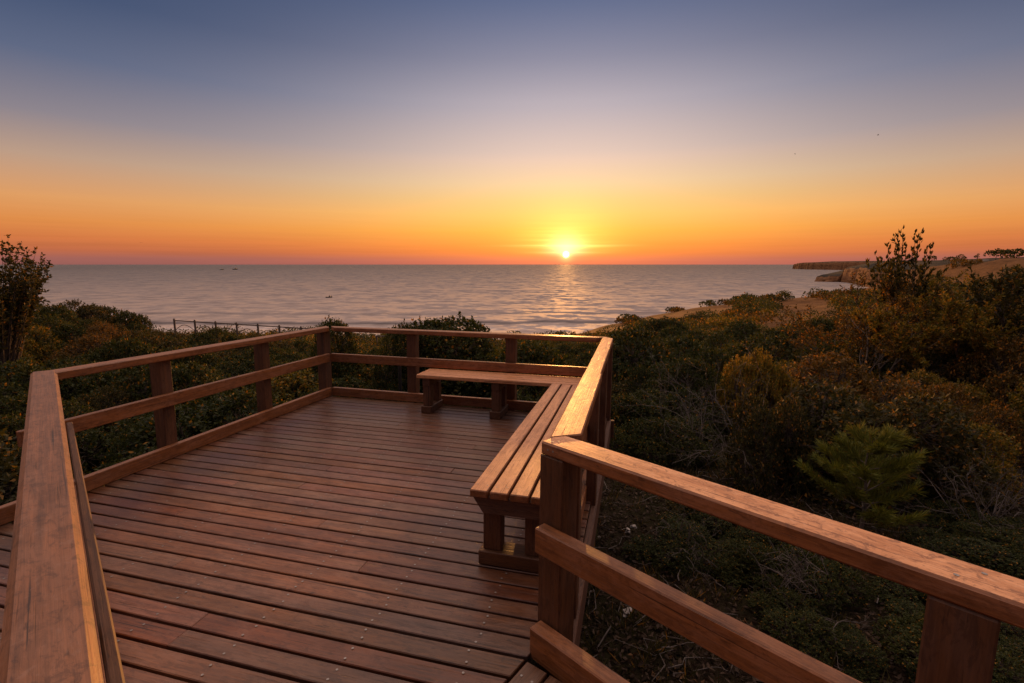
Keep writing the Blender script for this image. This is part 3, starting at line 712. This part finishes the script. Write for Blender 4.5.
# ---- sapling pine, its needles in tufts
def needle_tufts(pts, dirs, rng, per=34, L=.10, W=.0030):
    n = len(pts); dd = unit(dirs[:, None]*.9 + unit(rng.normal(size=(n, per, 3)))*.55)
    b = pts[:, None] + dirs[:, None]*rng.uniform(-.05, .03, (n, per, 1))
    return leaves(b.reshape(-1, 3), dd.reshape(-1, 3), L*rng.uniform(.7, 1.2, n*per), W, .1, rng)
def pine_sapling(loc, H, label):
    rng = np.random.default_rng(5); root = empty('pine_sapling', loc, label, 'pine')
    tr = [np.array([0, 0, -.1]), np.array([.03, .02, H*.35]), np.array([-.02, .0, H*.7]), np.array([.0, .02, H])]
    paths, rads, P_, D_ = [tr], [[.024, .018, .011, .004]], [], []
    for k in range(22):
        f = rng.uniform(.16, .97); z = f*H; th = k*2.4; ln = (1-f)**.75*.52*H*rng.uniform(.7, 1.1)+.05
        b = np.array([0, 0, z]); d0 = np.array([math.cos(th), math.sin(th), .35])
        pts = [b]
        for q in range(1, 5):
            pts.append(b + d0*ln*q/4 + np.array([0, 0, .30*ln*(q/4)**2]))
        paths.append(pts); rads.append(np.linspace(.008, .002, 5))
        for q in np.linspace(.35, 1, 8):
            x = b + d0*ln*q + np.array([0, 0, .30*ln*q*q]); P_.append(x); D_.append(unit(d0*.8 + np.array([0, 0, 1.1*q+.2])))
            for s_ in (-1, 1):
                if rng.random() < .6:
                    sd = unit(np.array([-d0[1]*s_, d0[0]*s_, .5]) + d0*.8); P_.append(x + sd*.07); D_.append(sd)
    for q in np.linspace(.6, 1.0, 9): P_.append(np.array([0, 0, H*q])); D_.append(np.array([rng.normal()*.3, rng.normal()*.3, 1]))
    V, F = tubes(paths, rads, 5); link('trunk', npmesh('trunk', V, F, True), M_BARK, root)
    V, F = needle_tufts(np.array(P_), unit(np.array(D_)), rng); link('crown', npmesh('crown', V, F), L_PINE, root)
    return root
d = 4.6; X = atpx(866, d, -2.2); g = float(ground(X, d))
pine_sapling(at(X, d, g), 1.18, 'young green pine with upright needle tufts behind the near right railing')

# ---- open trees with thin limbs and leafy twigs
def open_tree(name, loc, H, spread, seed, label, cat, lm, leaf=.09, lean=(0, 0), dens=1.0):
    rng = np.random.default_rng(seed); root = empty(name, loc, label, cat)
    paths, rads, P_, D_ = [], [], [], []
    def grow(p, d, ln, r, lvl):
        pts = [p]; q = p.copy(); dd = d.copy()
        for k in range(4):
            dd = unit(dd + rng.normal(size=3)*.16 + np.array([0, 0, .06])); q = q + dd*ln/4; pts.append(q)
        paths.append(pts); rads.append(np.linspace(r, r*.55, 5))
        if lvl >= 2:
            for f in np.linspace(.15, 1, int(10*dens)):
                k = f*4; i0 = min(int(k), 3); x = pts[i0] + (pts[i0+1]-pts[i0])*(k-i0)
                P_.append(x); D_.append(unit(dd + rng.normal(size=3)*.6))
        if lvl < 4:
            for k in range(3 if lvl < 3 else 2):
                i0 = rng.integers(2, 5); a = unit(dd + unit(rng.normal(size=3))*(.85 if lvl else .75) + np.array([0, 0, .2]))
                grow(pts[i0], a, ln*rng.uniform(.55, .8), r*.55, lvl+1)
    for k in range(4):
        th = k*1.57 + rng.uniform(0, 1); a = unit(np.array([math.cos(th)*spread+lean[0], math.sin(th)*spread+lean[1], 1.0]))
        grow(np.array([0, 0, -.15]), a, H*.42, .035*H/3, 0)
    V, F = tubes(paths, rads, 4); sc = H/np.percentile(V[:, 2], 99.7); 
    link('trunk', npmesh('trunk', V*sc, F, True), M_BARK, root)
    P_, D_ = np.array(P_)*sc, np.array(D_); per = 7
    dd = unit(D_[:, None]*.8 + unit(rng.normal(size=(len(P_), per, 3)))*.7); b = P_[:, None] + D_[:, None]*rng.uniform(-.03, .08, (len(P_), per, 1))
    V, F = leaves(b.reshape(-1, 3), dd.reshape(-1, 3), leaf*rng.uniform(.7, 1.2, len(P_)*per), leaf*.2, .2, rng)
    link('crown', npmesh('crown', V, F), lm, root); return root
def tree_px(name, u, vtop, D_, seed, spread, label, lm, leaf, lean=(0, 0), dens=1.0):
    X = atpx(u, D_); g = float(ground(X, D_)); top = hpx(vtop, D_)
    return open_tree(name, at(X, D_, g), top-g, spread, seed, label, 'tree', lm, leaf, lean, dens)
def fan_tree(ub, D_, tips, seed, label, lm, leaf, wid, st=12, per=5, frac=.5, updir=.9, dist_var=.35):
    """stems that leave one foot and fan out to given tips, leafy along their upper part"""
    rng = np.random.default_rng(seed); X0 = atpx(ub, D_, -1.5); g = float(ground(X0, D_))
    base = np.array(at(X0, D_, g)); root = empty('small_tree', base, label, 'tree'); paths, rads, P_, D__ = [], [], [], []
    for (u, v) in tips:
        dq = D_ + rng.normal()*dist_var; hq = hpx(v, dq); tip = wpt(atpx(u, dq, hq), dq, hq) - base; h = tip[2]
        f0 = rng.uniform(.12, .3); fork = np.array([rng.normal()*.05 + tip[0]*.12, rng.normal()*.05 + tip[1]*.12, h*f0])
        mid = fork*.45 + tip*.55 + np.array([rng.normal()*.07, rng.normal()*.07, -.04*h]) - np.array([tip[0], tip[1], 0])*.10
        q = np.linspace(0, 1, 9)[:, None]; crv = (1-q)**2*fork + 2*q*(1-q)*mid + q*q*tip
        pts = np.vstack([[np.array([rng.normal()*.03, rng.normal()*.03, -.15])], crv]); paths.append(pts); rads.append(np.linspace(.022, .003, 10)*rng.uniform(.8, 1.2))
        for k in np.linspace(1-frac, 1, st):
            k8 = k*8; i0 = min(int(k8), 7); x = crv[i0] + (crv[i0+1]-crv[i0])*(k8-i0); P_.append(x + rng.normal(size=3)*.02); D__.append(unit(crv[i0+1]-crv[i0] + np.array([0, 0, .2])))
        for k in range(3):                                    # short side twigs
            i0 = rng.integers(4, 8); d = unit(unit(rng.normal(size=3)) + np.array([0, 0, .7])); e = crv[i0] + d*rng.uniform(.10, .28)
            paths.append([crv[i0], (crv[i0]+e)/2 + rng.normal(size=3)*.015, e]); rads.append([.005, .004, .002])
            for k2 in (.4, .7, 1.0): P_.append(crv[i0] + (e-crv[i0])*k2); D__.append(d)
    V, F = tubes(paths, rads, 4); link('trunk', npmesh('trunk', V, F, True), M_BARK, root)
    P_, D__ = np.array(P_), np.array(D__); n_ = len(P_)
    dd = unit(D__[:, None]*updir + unit(rng.normal(size=(n_, per, 3)))*.6); bb = P_[:, None] + D__[:, None]*rng.uniform(-.03, .05, (n_, per, 1))
    V, F = leaves(bb.reshape(-1, 3), dd.reshape(-1, 3), leaf*rng.uniform(.6, 1.2, n_*per), wid, .2, rng); link('crown', npmesh('crown', V, F), lm, root)
    return root
rt = np.random.default_rng(4); tips = []
while len(tips) < 95:
    u, v = rt.uniform(-60, 46), rt.uniform(238, 304); top = np.interp(u, [-60, -20, 8, 20, 36, 46, 55], [246, 240, 238, 244, 250, 258, 262])
    if v > top and not (u > 40 and v > 280) and not (u > 25 and v > 294): tips.append((u, v))
tips += [(8, 238), (20, 243), (36, 250), (43, 256), (50, 263), (2, 244), (-12, 240)]
fan_tree(-6, 12.5, tips, 3, 'bushy broadleaf tree rising above the sea horizon at the left edge', L_OLIV, .095, .024, st=15, per=6, frac=.55, updir=.3, dist_var=.6)
tips = [(869, 263), (876, 256), (884, 259), (888, 247), (895, 238), (898, 233), (903, 232), (906, 246), (912, 251), (915, 236), (918, 240), (921, 234), (928, 249), (931, 246), (924, 262), (894, 262)]
tips += [(rt.uniform(872, 945), rt.uniform(259, 292)) for k in range(44)]
fan_tree(906, 12.0, tips, 8, 'slender open tree with upright twigs standing above the scrub on the right', L_OLIV, .115, .021, st=12, per=5, frac=.40, updir=1.2)
tree_px('small_tree', 1006, 270, 10.5, 12, .3, 'low spreading tree at the right edge below the brown hill', L_OLIV, .08, dens=.7)
tree_px('small_tree', 958, 282, 10.0, 15, .35, 'broad leafy tree between the slender tree and the low spreading tree on the right', L_GOLD, .07, dens=.9)
tree_px('small_tree', 872, 276, 11.0, 16, .3, 'short bushy tree just left of the slender open tree', L_RUST, .07, dens=.5)
for (u, D_, top, r_, lab) in ((449, 9.6, 321, .72, 'tall flat-topped dark shrub rising above the middle of the far railing'), (432, 9.9, 323, .55, 'dark shrub close left of the flat-topped one behind the far railing'),
        (399, 9.3, 327, .34, 'small dark shrub top showing just above the far railing by its left post'), (331, 10.5, 322, .36, 'small dark shrub showing behind the far left corner post')):
    X = atpx(u, D_); g = float(ground(X, D_)); H_ = hpx(top, D_) - g
    k_ = H_/TALL_H; o = link('shrub', protos['tall'][0]); o.location = at(X, D_, g); o.scale = (k_*r_/.62, k_*r_/.62, k_); o.rotation_euler = (0, 0, u)
    tag(o, lab, 'shrub')
for k in range(26):
    d_ = rnd.uniform(2.9, 5.0); x_ = d_*rnd.uniform(.46, 1.15)
    if k >= 20: d_ = rnd.uniform(4.2, 5.4); x_ = d_*rnd.uniform(.2, .5)
    if in_deck(x_, d_, .3) or math.hypot(x_-3.47, d_-4.6) < .8: continue
    shrub(x_, d_, rnd.uniform(.25, .5), rnd.choice(('dark', 'dark', 'olive')), ('low on the open ground below the near right railing', 'low on the ground below the near right railing'), rnd.uniform(.6, .9))

# ---- bare twiggy bushes
def bare_bush(loc, r, h, seed, label, mat):
    rng = np.random.default_rng(seed); paths, rads = [], []
    def grow(p, d, ln, rad, lvl):
        pts = [p]; q = p.copy()
        for k in range(4):
            d = unit(d + rng.normal(size=3)*.28); q = q + d*ln/4; pts.append(q)
        paths.append(pts); rads.append(np.linspace(rad, rad*.5, 5))
        if lvl < 3:
            for k in range(3): grow(pts[rng.integers(1, 5)], unit(d + rng.normal(size=3)*.55), ln*.62, rad*.6, lvl+1)
    for k in range(10):
        th = rng.uniform(0, 6.28); grow(np.array([rng.normal()*.08, rng.normal()*.08, 0]), unit(np.array([math.cos(th)*r/h*.9, math.sin(th)*r/h*.9, 1.0])), h*.62, .007, 0)
    V, F = tubes(paths, rads, 3); o = link('bare_bush', npmesh('bare_bush', V, F), mat, None, loc)
    return tag(o, label, 'bush')
for k, (u, d, r, h, lab) in enumerate([(705, 6.6, .95, 1.75, 'leafless greyish twiggy bush left of the golden shrubs on the slope'), (742, 7.4, .95, 1.7, 'leafless brown twiggy bush further up the slope among golden shrubs'),
        (850, 9.0, .95, 1.75, 'dry brushy bush of upright brown stems between shrubs on the right'), (1000, 4.6, .6, 1.0, 'bare pale twigs of a dead bush at the right edge above the handrail'),
        (800, 3.6, .6, .7, 'dead grey branches lying under the near right railing'), (690, 4.3, .5, .5, 'small bare brown bush on the open ground below the railing')]):
    X = atpx(u, d, -2.2); bare_bush(at(X, d, float(ground(X, d))-.03), r, h, 90+k, lab, M_TWIG)

# ---- ground litter, grass tufts and stones in the clearing below the railing
rng = np.random.default_rng(9); N = 22000
Dq = rng.uniform(1.6, 6.5, N); Xq = rng.uniform(-.1, 1.2, N)*Dq
ok = np.array([not in_deck(x, d, -.35) for x, d in zip(Xq, Dq)]); Xq, Dq = Xq[ok], Dq[ok]
b = wpt(Xq, Dq, ground(Xq, Dq)+.01+rng.uniform(0, .03, len(Xq)))
V, F = leaves(b, np.stack([rng.normal(size=len(b)), rng.normal(size=len(b)), rng.normal(size=len(b))*.25+.1], -1), rng.uniform(.03, .075, len(b)), rng.uniform(.006, .016, len(b)), .4, rng)
L_LITTER = leafmat('dead_leaf', [(0, (.02, .013, .009)), (.5, (.045, .028, .018)), (1, (.09, .058, .038))], tips=(.12, .06, .025), tipamt=.06, trans=.1, rough=.7)
tag(link('leaf_litter', npmesh('leaf_litter', V, F), L_LITTER), kind='stuff')
paths, rads = [], []
for x, d in zip(Xq[:300], Dq[:300]):
    p0 = wpt(x, d, float(ground(x, d))+.02); th = rng.uniform(0, 6.28); ln = rng.uniform(.12, .6)
    pts = [p0 + np.array([math.cos(th), math.sin(th), 0])*ln*q + np.array([rng.normal()*.03, rng.normal()*.03, rng.uniform(0, .05)]) for q in np.linspace(0, 1, 5)]
    paths.append(pts); rads.append(np.linspace(.006, .002, 5)*rng.uniform(.6, 1.4))
V, F = tubes(paths, rads, 4); tag(link('fallen_twigs', npmesh('fallen_twigs', V, F), M_TWIG), kind='stuff')
k = rng.choice(len(Xq), 420, replace=False); bb = wpt(Xq[k], Dq[k], ground(Xq[k], Dq[k])); per = 16
b = (bb[:, None] + rng.normal(size=(len(k), per, 3))*np.array([.04, .04, 0])).reshape(-1, 3)
V, F = leaves(b, rng.normal(size=b.shape)*np.array([.5, .5, .1]) + np.array([0, 0, 1]), rng.uniform(.06, .20, len(b)), .004, .3, rng)
tag(link('grass_tufts', npmesh('grass_tufts', V, F), L_OLIV), kind='stuff')
def stone(u, v, size, seed, label):
    rng = np.random.default_rng(seed); d = 4.0
    for _ in range(40): g_ = float(ground(atpx(u, d, -2.9), d)); d = .5*d + .5*d*g_/hpx(v, d)
    bm = bmesh.new(); bmesh.ops.create_icosphere(bm, subdivisions=3, radius=1)
    for q in bm.verts:
        c = q.co; f = 1 + .22*math.sin(c.x*3+seed) + .18*math.sin(c.y*4.1+seed*2) + .12*math.sin(c.z*6+c.x*5)
        q.co = Vector((c.x*f, c.y*f*.75, max(c.z, -.4)*f*.55))*size
    me = bpy.data.meshes.new('stone'); bm.to_mesh(me); bm.free()
    X = atpx(u, d, -2.9); o = link('stone', me, M_STONE, None, at(X, d, float(ground(X, d))+size*.15)); o.rotation_euler = (0, 0, seed)
    tag(o, label, 'stone')
for a in [(627, 614, .055, 1, 'largest pale stone on the ground just right of the corner post'), (626, 531, .045, 2, 'pale stone of the pair seen between the top and middle near rails, left'),
          (633, 527, .035, 3, 'small pale stone beside its larger neighbour between the near rails'), (598, 538, .025, 4, 'tiny pale stone close to the right railing posts'),
          (681, 553, .04, 5, 'brownish stone half hidden in litter below the top handrail')]: stone(*a)

# ---- fence of poles on the slope, black steel post, boats, birds
fx = [(-29.5 + k*1.95, 41.5 - .25*k) for k in range(9)]
fr = empty('pole_fence', at(fx[0][0], fx[0][1], float(ground(*fx[0]))), 'low rustic pole fence with hooped wires above the shrubs left of the deck', 'fence')
base = fr.location.copy(); pts = []
for (X, d_) in fx:
    top = -4.78 - .075*(X+29.5)*.55
    a = wpt(X, d_, float(ground(X, d_))-.2) - np.array(base); bq = wpt(X, d_, top) - np.array(base); pts.append(bq)
    V, F = tubes([[a, bq, bq+np.array([0, 0, .10])]], [[.085, .085, .06]], 8); link('post', npmesh('post', V, F, True), M_FENCE, fr)
V, F = tubes([[p + np.array([0, 0, -.06]) for p in pts]], [[.05]*len(pts)], 6); link('rail', npmesh('rail', V, F, True), M_FENCE, fr)
for p, q in zip(pts[:-1], pts[1:]):
    arc = [p + (q-p)*f + np.array([0, 0, -.95 + .55*math.sin(math.pi*f)]) for f in np.linspace(0, 1, 9)]
    V, F = tubes([arc], [[.03]*9], 5); link('hoop', npmesh('hoop', V, F, True), M_FENCE, fr)
fx = [(-12.6 + k*2.3, 44 + .2*k) for k in range(3)]
fr = empty('pole_fence', at(fx[0][0], fx[0][1], float(ground(*fx[0]))), 'short stretch of rustic pole fence seen over the corner of the far railing', 'fence')
base = fr.location.copy(); pts = []
for (X, d_) in fx:
    a = wpt(X, d_, float(ground(X, d_))-.2) - np.array(base); bq = wpt(X, d_, -6.55) - np.array(base); pts.append(bq)
    V, F = tubes([[a, bq]], [[.085, .085]], 8); link('post', npmesh('post', V, F, True), M_FENCE, fr)
V, F = tubes([[p + np.array([0, 0, -.06]) for p in pts]], [[.05]*len(pts)], 6); link('rail', npmesh('rail', V, F, True), M_FENCE, fr)
d = 7.4; X = atpx(400, d, -1.8); g = float(ground(X, d))
bm = bmesh.new(); bmesh.ops.create_cone(bm, cap_ends=True, segments=12, radius1=.028, radius2=.028, depth=1.5, matrix=Matrix.Translation((0, 0, .75)))
bmesh.ops.create_cone(bm, cap_ends=True, segments=12, radius1=.034, radius2=.02, depth=.03, matrix=Matrix.Translation((0, 0, 1.515)))
me = bpy.data.meshes.new('steel_post'); bm.to_mesh(me); bm.free()
tag(link('steel_post', me, M_BLACK, None, at(X, d, g)), 'thin black post standing in the shrubs just left of a far railing post', 'post')
def boat(u, v, ln, label):
    D_ = -SEA*FPX/(v-264.4); X = atpx(u, D_, SEA); root = empty('fishing_boat', at(X, D_, SEA), label, 'boat'); root.rotation_euler = (0, 0, YAW+.25)
    bm = bmesh.new(); secs = [(-.5, .14, .05, .17), (-.25, .17, -.02, .16), (.1, .17, -.03, .17), (.35, .10, .0, .20), (.5, .012, .1, .25)]; rows = []
    for x, w_, z0, z1 in secs: rows.append([bm.verts.new(Vector(q)*ln) for q in ((x, -w_, z1), (x, -w_*.6, z0-.05), (x, w_*.6, z0-.05), (x, w_, z1))])
    for a, b_ in zip(rows[:-1], rows[1:]):
        for k in range(4): bm.faces.new((a[k], a[(k+1) % 4], b_[(k+1) % 4], b_[k]))
    bm.faces.new(rows[0][::-1]); bm.faces.new(rows[-1])
    me = bpy.data.meshes.new('hull'); bm.to_mesh(me); bm.free(); link('hull', me, M_HULL, root)
    bm = bmesh.new(); bmesh.ops.create_cube(bm, size=1, matrix=Matrix.Translation(Vector((.12, 0, .25))*ln) @ Matrix.Diagonal((.2*ln, .2*ln, .16*ln, 1)))
    bmesh.ops.bevel(bm, geom=bm.edges[:], offset=.015*ln, segments=1, affect='EDGES')
    me = bpy.data.meshes.new('cabin'); bm.to_mesh(me); bm.free(); link('cabin', me, M_HULL, root)
    V, F = tubes([[np.array([.34*ln, 0, .15*ln]), np.array([.42*ln, 0, .42*ln])]], [[.018*ln, .012*ln]], 6); link('mast', npmesh('mast', V, F), M_HULL, root)
boat(329, 297.3, 4.8, 'small dark fishing boat on the water above the corner of the far railing')
boat(235, 269.6, 22, 'tiny boat near the horizon on the left, right one of two')
boat(222, 269.9, 15, 'tiny boat near the horizon on the left, left and fainter of two')
def bird(u, v, D_, span, roll, label):
    bm = bmesh.new()
    c = BW @ Vector(((u-512)/FPX, (341.5-v)/FPX, -1)); loc = CAM + c*D_
    for sx in (-1, 1):
        a = [bm.verts.new(Vector(q)*span) for q in ((0, -.07, 0), (sx*.24, -.10, .10), (sx*.5, .02, .05), (sx*.24, .03, .085), (0, .07, .0), (0, 0, -.02))]
        bm.faces.new((a[0], a[1], a[3], a[4])); bm.faces.new((a[1], a[2], a[3])); bm.faces.new((a[0], a[4], a[5]))
    bmesh.ops.create_icosphere(bm, subdivisions=2, radius=1, matrix=Matrix.Diagonal((.05*span, .2*span, .05*span, 1)))
    me = bpy.data.meshes.new('bird'); bm.to_mesh(me); bm.free(); o = link('seagull', me, M_BIRD, None, loc); o.rotation_euler = (0, roll, YAW+.9)
    tag(o, label, 'bird')
bird(878, 135, 95, .95, -.5, 'higher of two birds flying in the sky on the right')
bird(795, 154, 120, .75, .3, 'lower of two birds flying in the sky on the right, left of the other')
bird(141, 242.5, 150, .9, .1, 'distant bird low in the orange sky above the left shrubs')
bird(591, 261, 400, 1.6, .1, 'distant bird skimming the horizon just right of the sun')

# ---- umbrella-shaped trees and a pale house on the far plateau
def plateau_tree(u, vbase, vtop, wpx, D_, seed, label):
    rng = np.random.default_rng(seed); X = atpx(u, D_); px = D_/FPX*1.013
    hb = -(vbase-264.4)*px; H = (vbase-vtop)*px; R = wpx*px/2
    root = empty('umbrella_pine', at(X, D_, hb), label, 'tree', 'trees on the far plateau')
    V, F = tubes([[np.array([0, 0, -2.0]), np.array([.1*R, 0, H*.35]), np.array([0, 0, H*.7])]], [[.09*H*.6, .06*H*.6, .04*H*.6]], 6); link('trunk', npmesh('trunk', V, F, True), M_BARK, root)
    p, dr, c = dome_sprigs(260, rng, R, H*.6, 8); p[:, 2] = p[:, 2]*.95 + H*.40
    V, F = leaves(p, dr + rng.normal(size=p.shape)*.8, .22*R*rng.uniform(.7, 1.2, len(p)), .08*R, .2, rng)
    link('crown', npmesh('crown', V, F), L_DARK, root)
for k, a in enumerate([(931, 264, 255, 8, 620, 'squat dark tree on the far plateau, leftmost in the row'), (948, 264, 257, 9, 620, 'low flat-topped tree on the far plateau, second from the left'),
        (959, 264, 255, 10, 620, 'round-topped tree on the far plateau, third from the left'), (976.5, 263.5, 253, 6, 560, 'small lone tree with a clear trunk on the far plateau'),
        (994, 259, 252, 17, 150, 'broad dark tree on top of the brown hill at right'), (1012, 259, 252, 20, 148, 'broad dark tree at the right edge on top of the brown hill'),
        (1033, 259, 251, 20, 146, 'broad dark tree just past the right edge on the brown hill')]): plateau_tree(*a[:5], 60+k, a[5])
D_ = 640; X = atpx(984, D_); hs_ = empty('house', at(X, D_, 1.0), 'low pale house on the far plateau between the lone tree and the broad trees', 'house'); hs_.rotation_euler = (0, 0, YAW)
bm = bmesh.new(); bmesh.ops.create_cube(bm, size=1, matrix=Matrix.Translation((0, 0, 1.4)) @ Matrix.Diagonal((13, 8, 4.2, 1))); me = bpy.data.meshes.new('wall'); bm.to_mesh(me); bm.free(); link('wall', me, M_WALL, hs_)
bm = bmesh.new(); a = [bm.verts.new(q) for q in ((-7, -4.6, 3.5), (7, -4.6, 3.5), (7, 4.6, 3.5), (-7, 4.6, 3.5), (-5, 0, 4.8), (5, 0, 4.8))]
for f in ((0, 1, 5, 4), (2, 3, 4, 5), (1, 2, 5), (3, 0, 4), (3, 2, 1, 0)): bm.faces.new([a[k] for k in f])
me = bpy.data.meshes.new('roof'); bm.to_mesh(me); bm.free(); link('roof', me, M_ROOF, hs_)
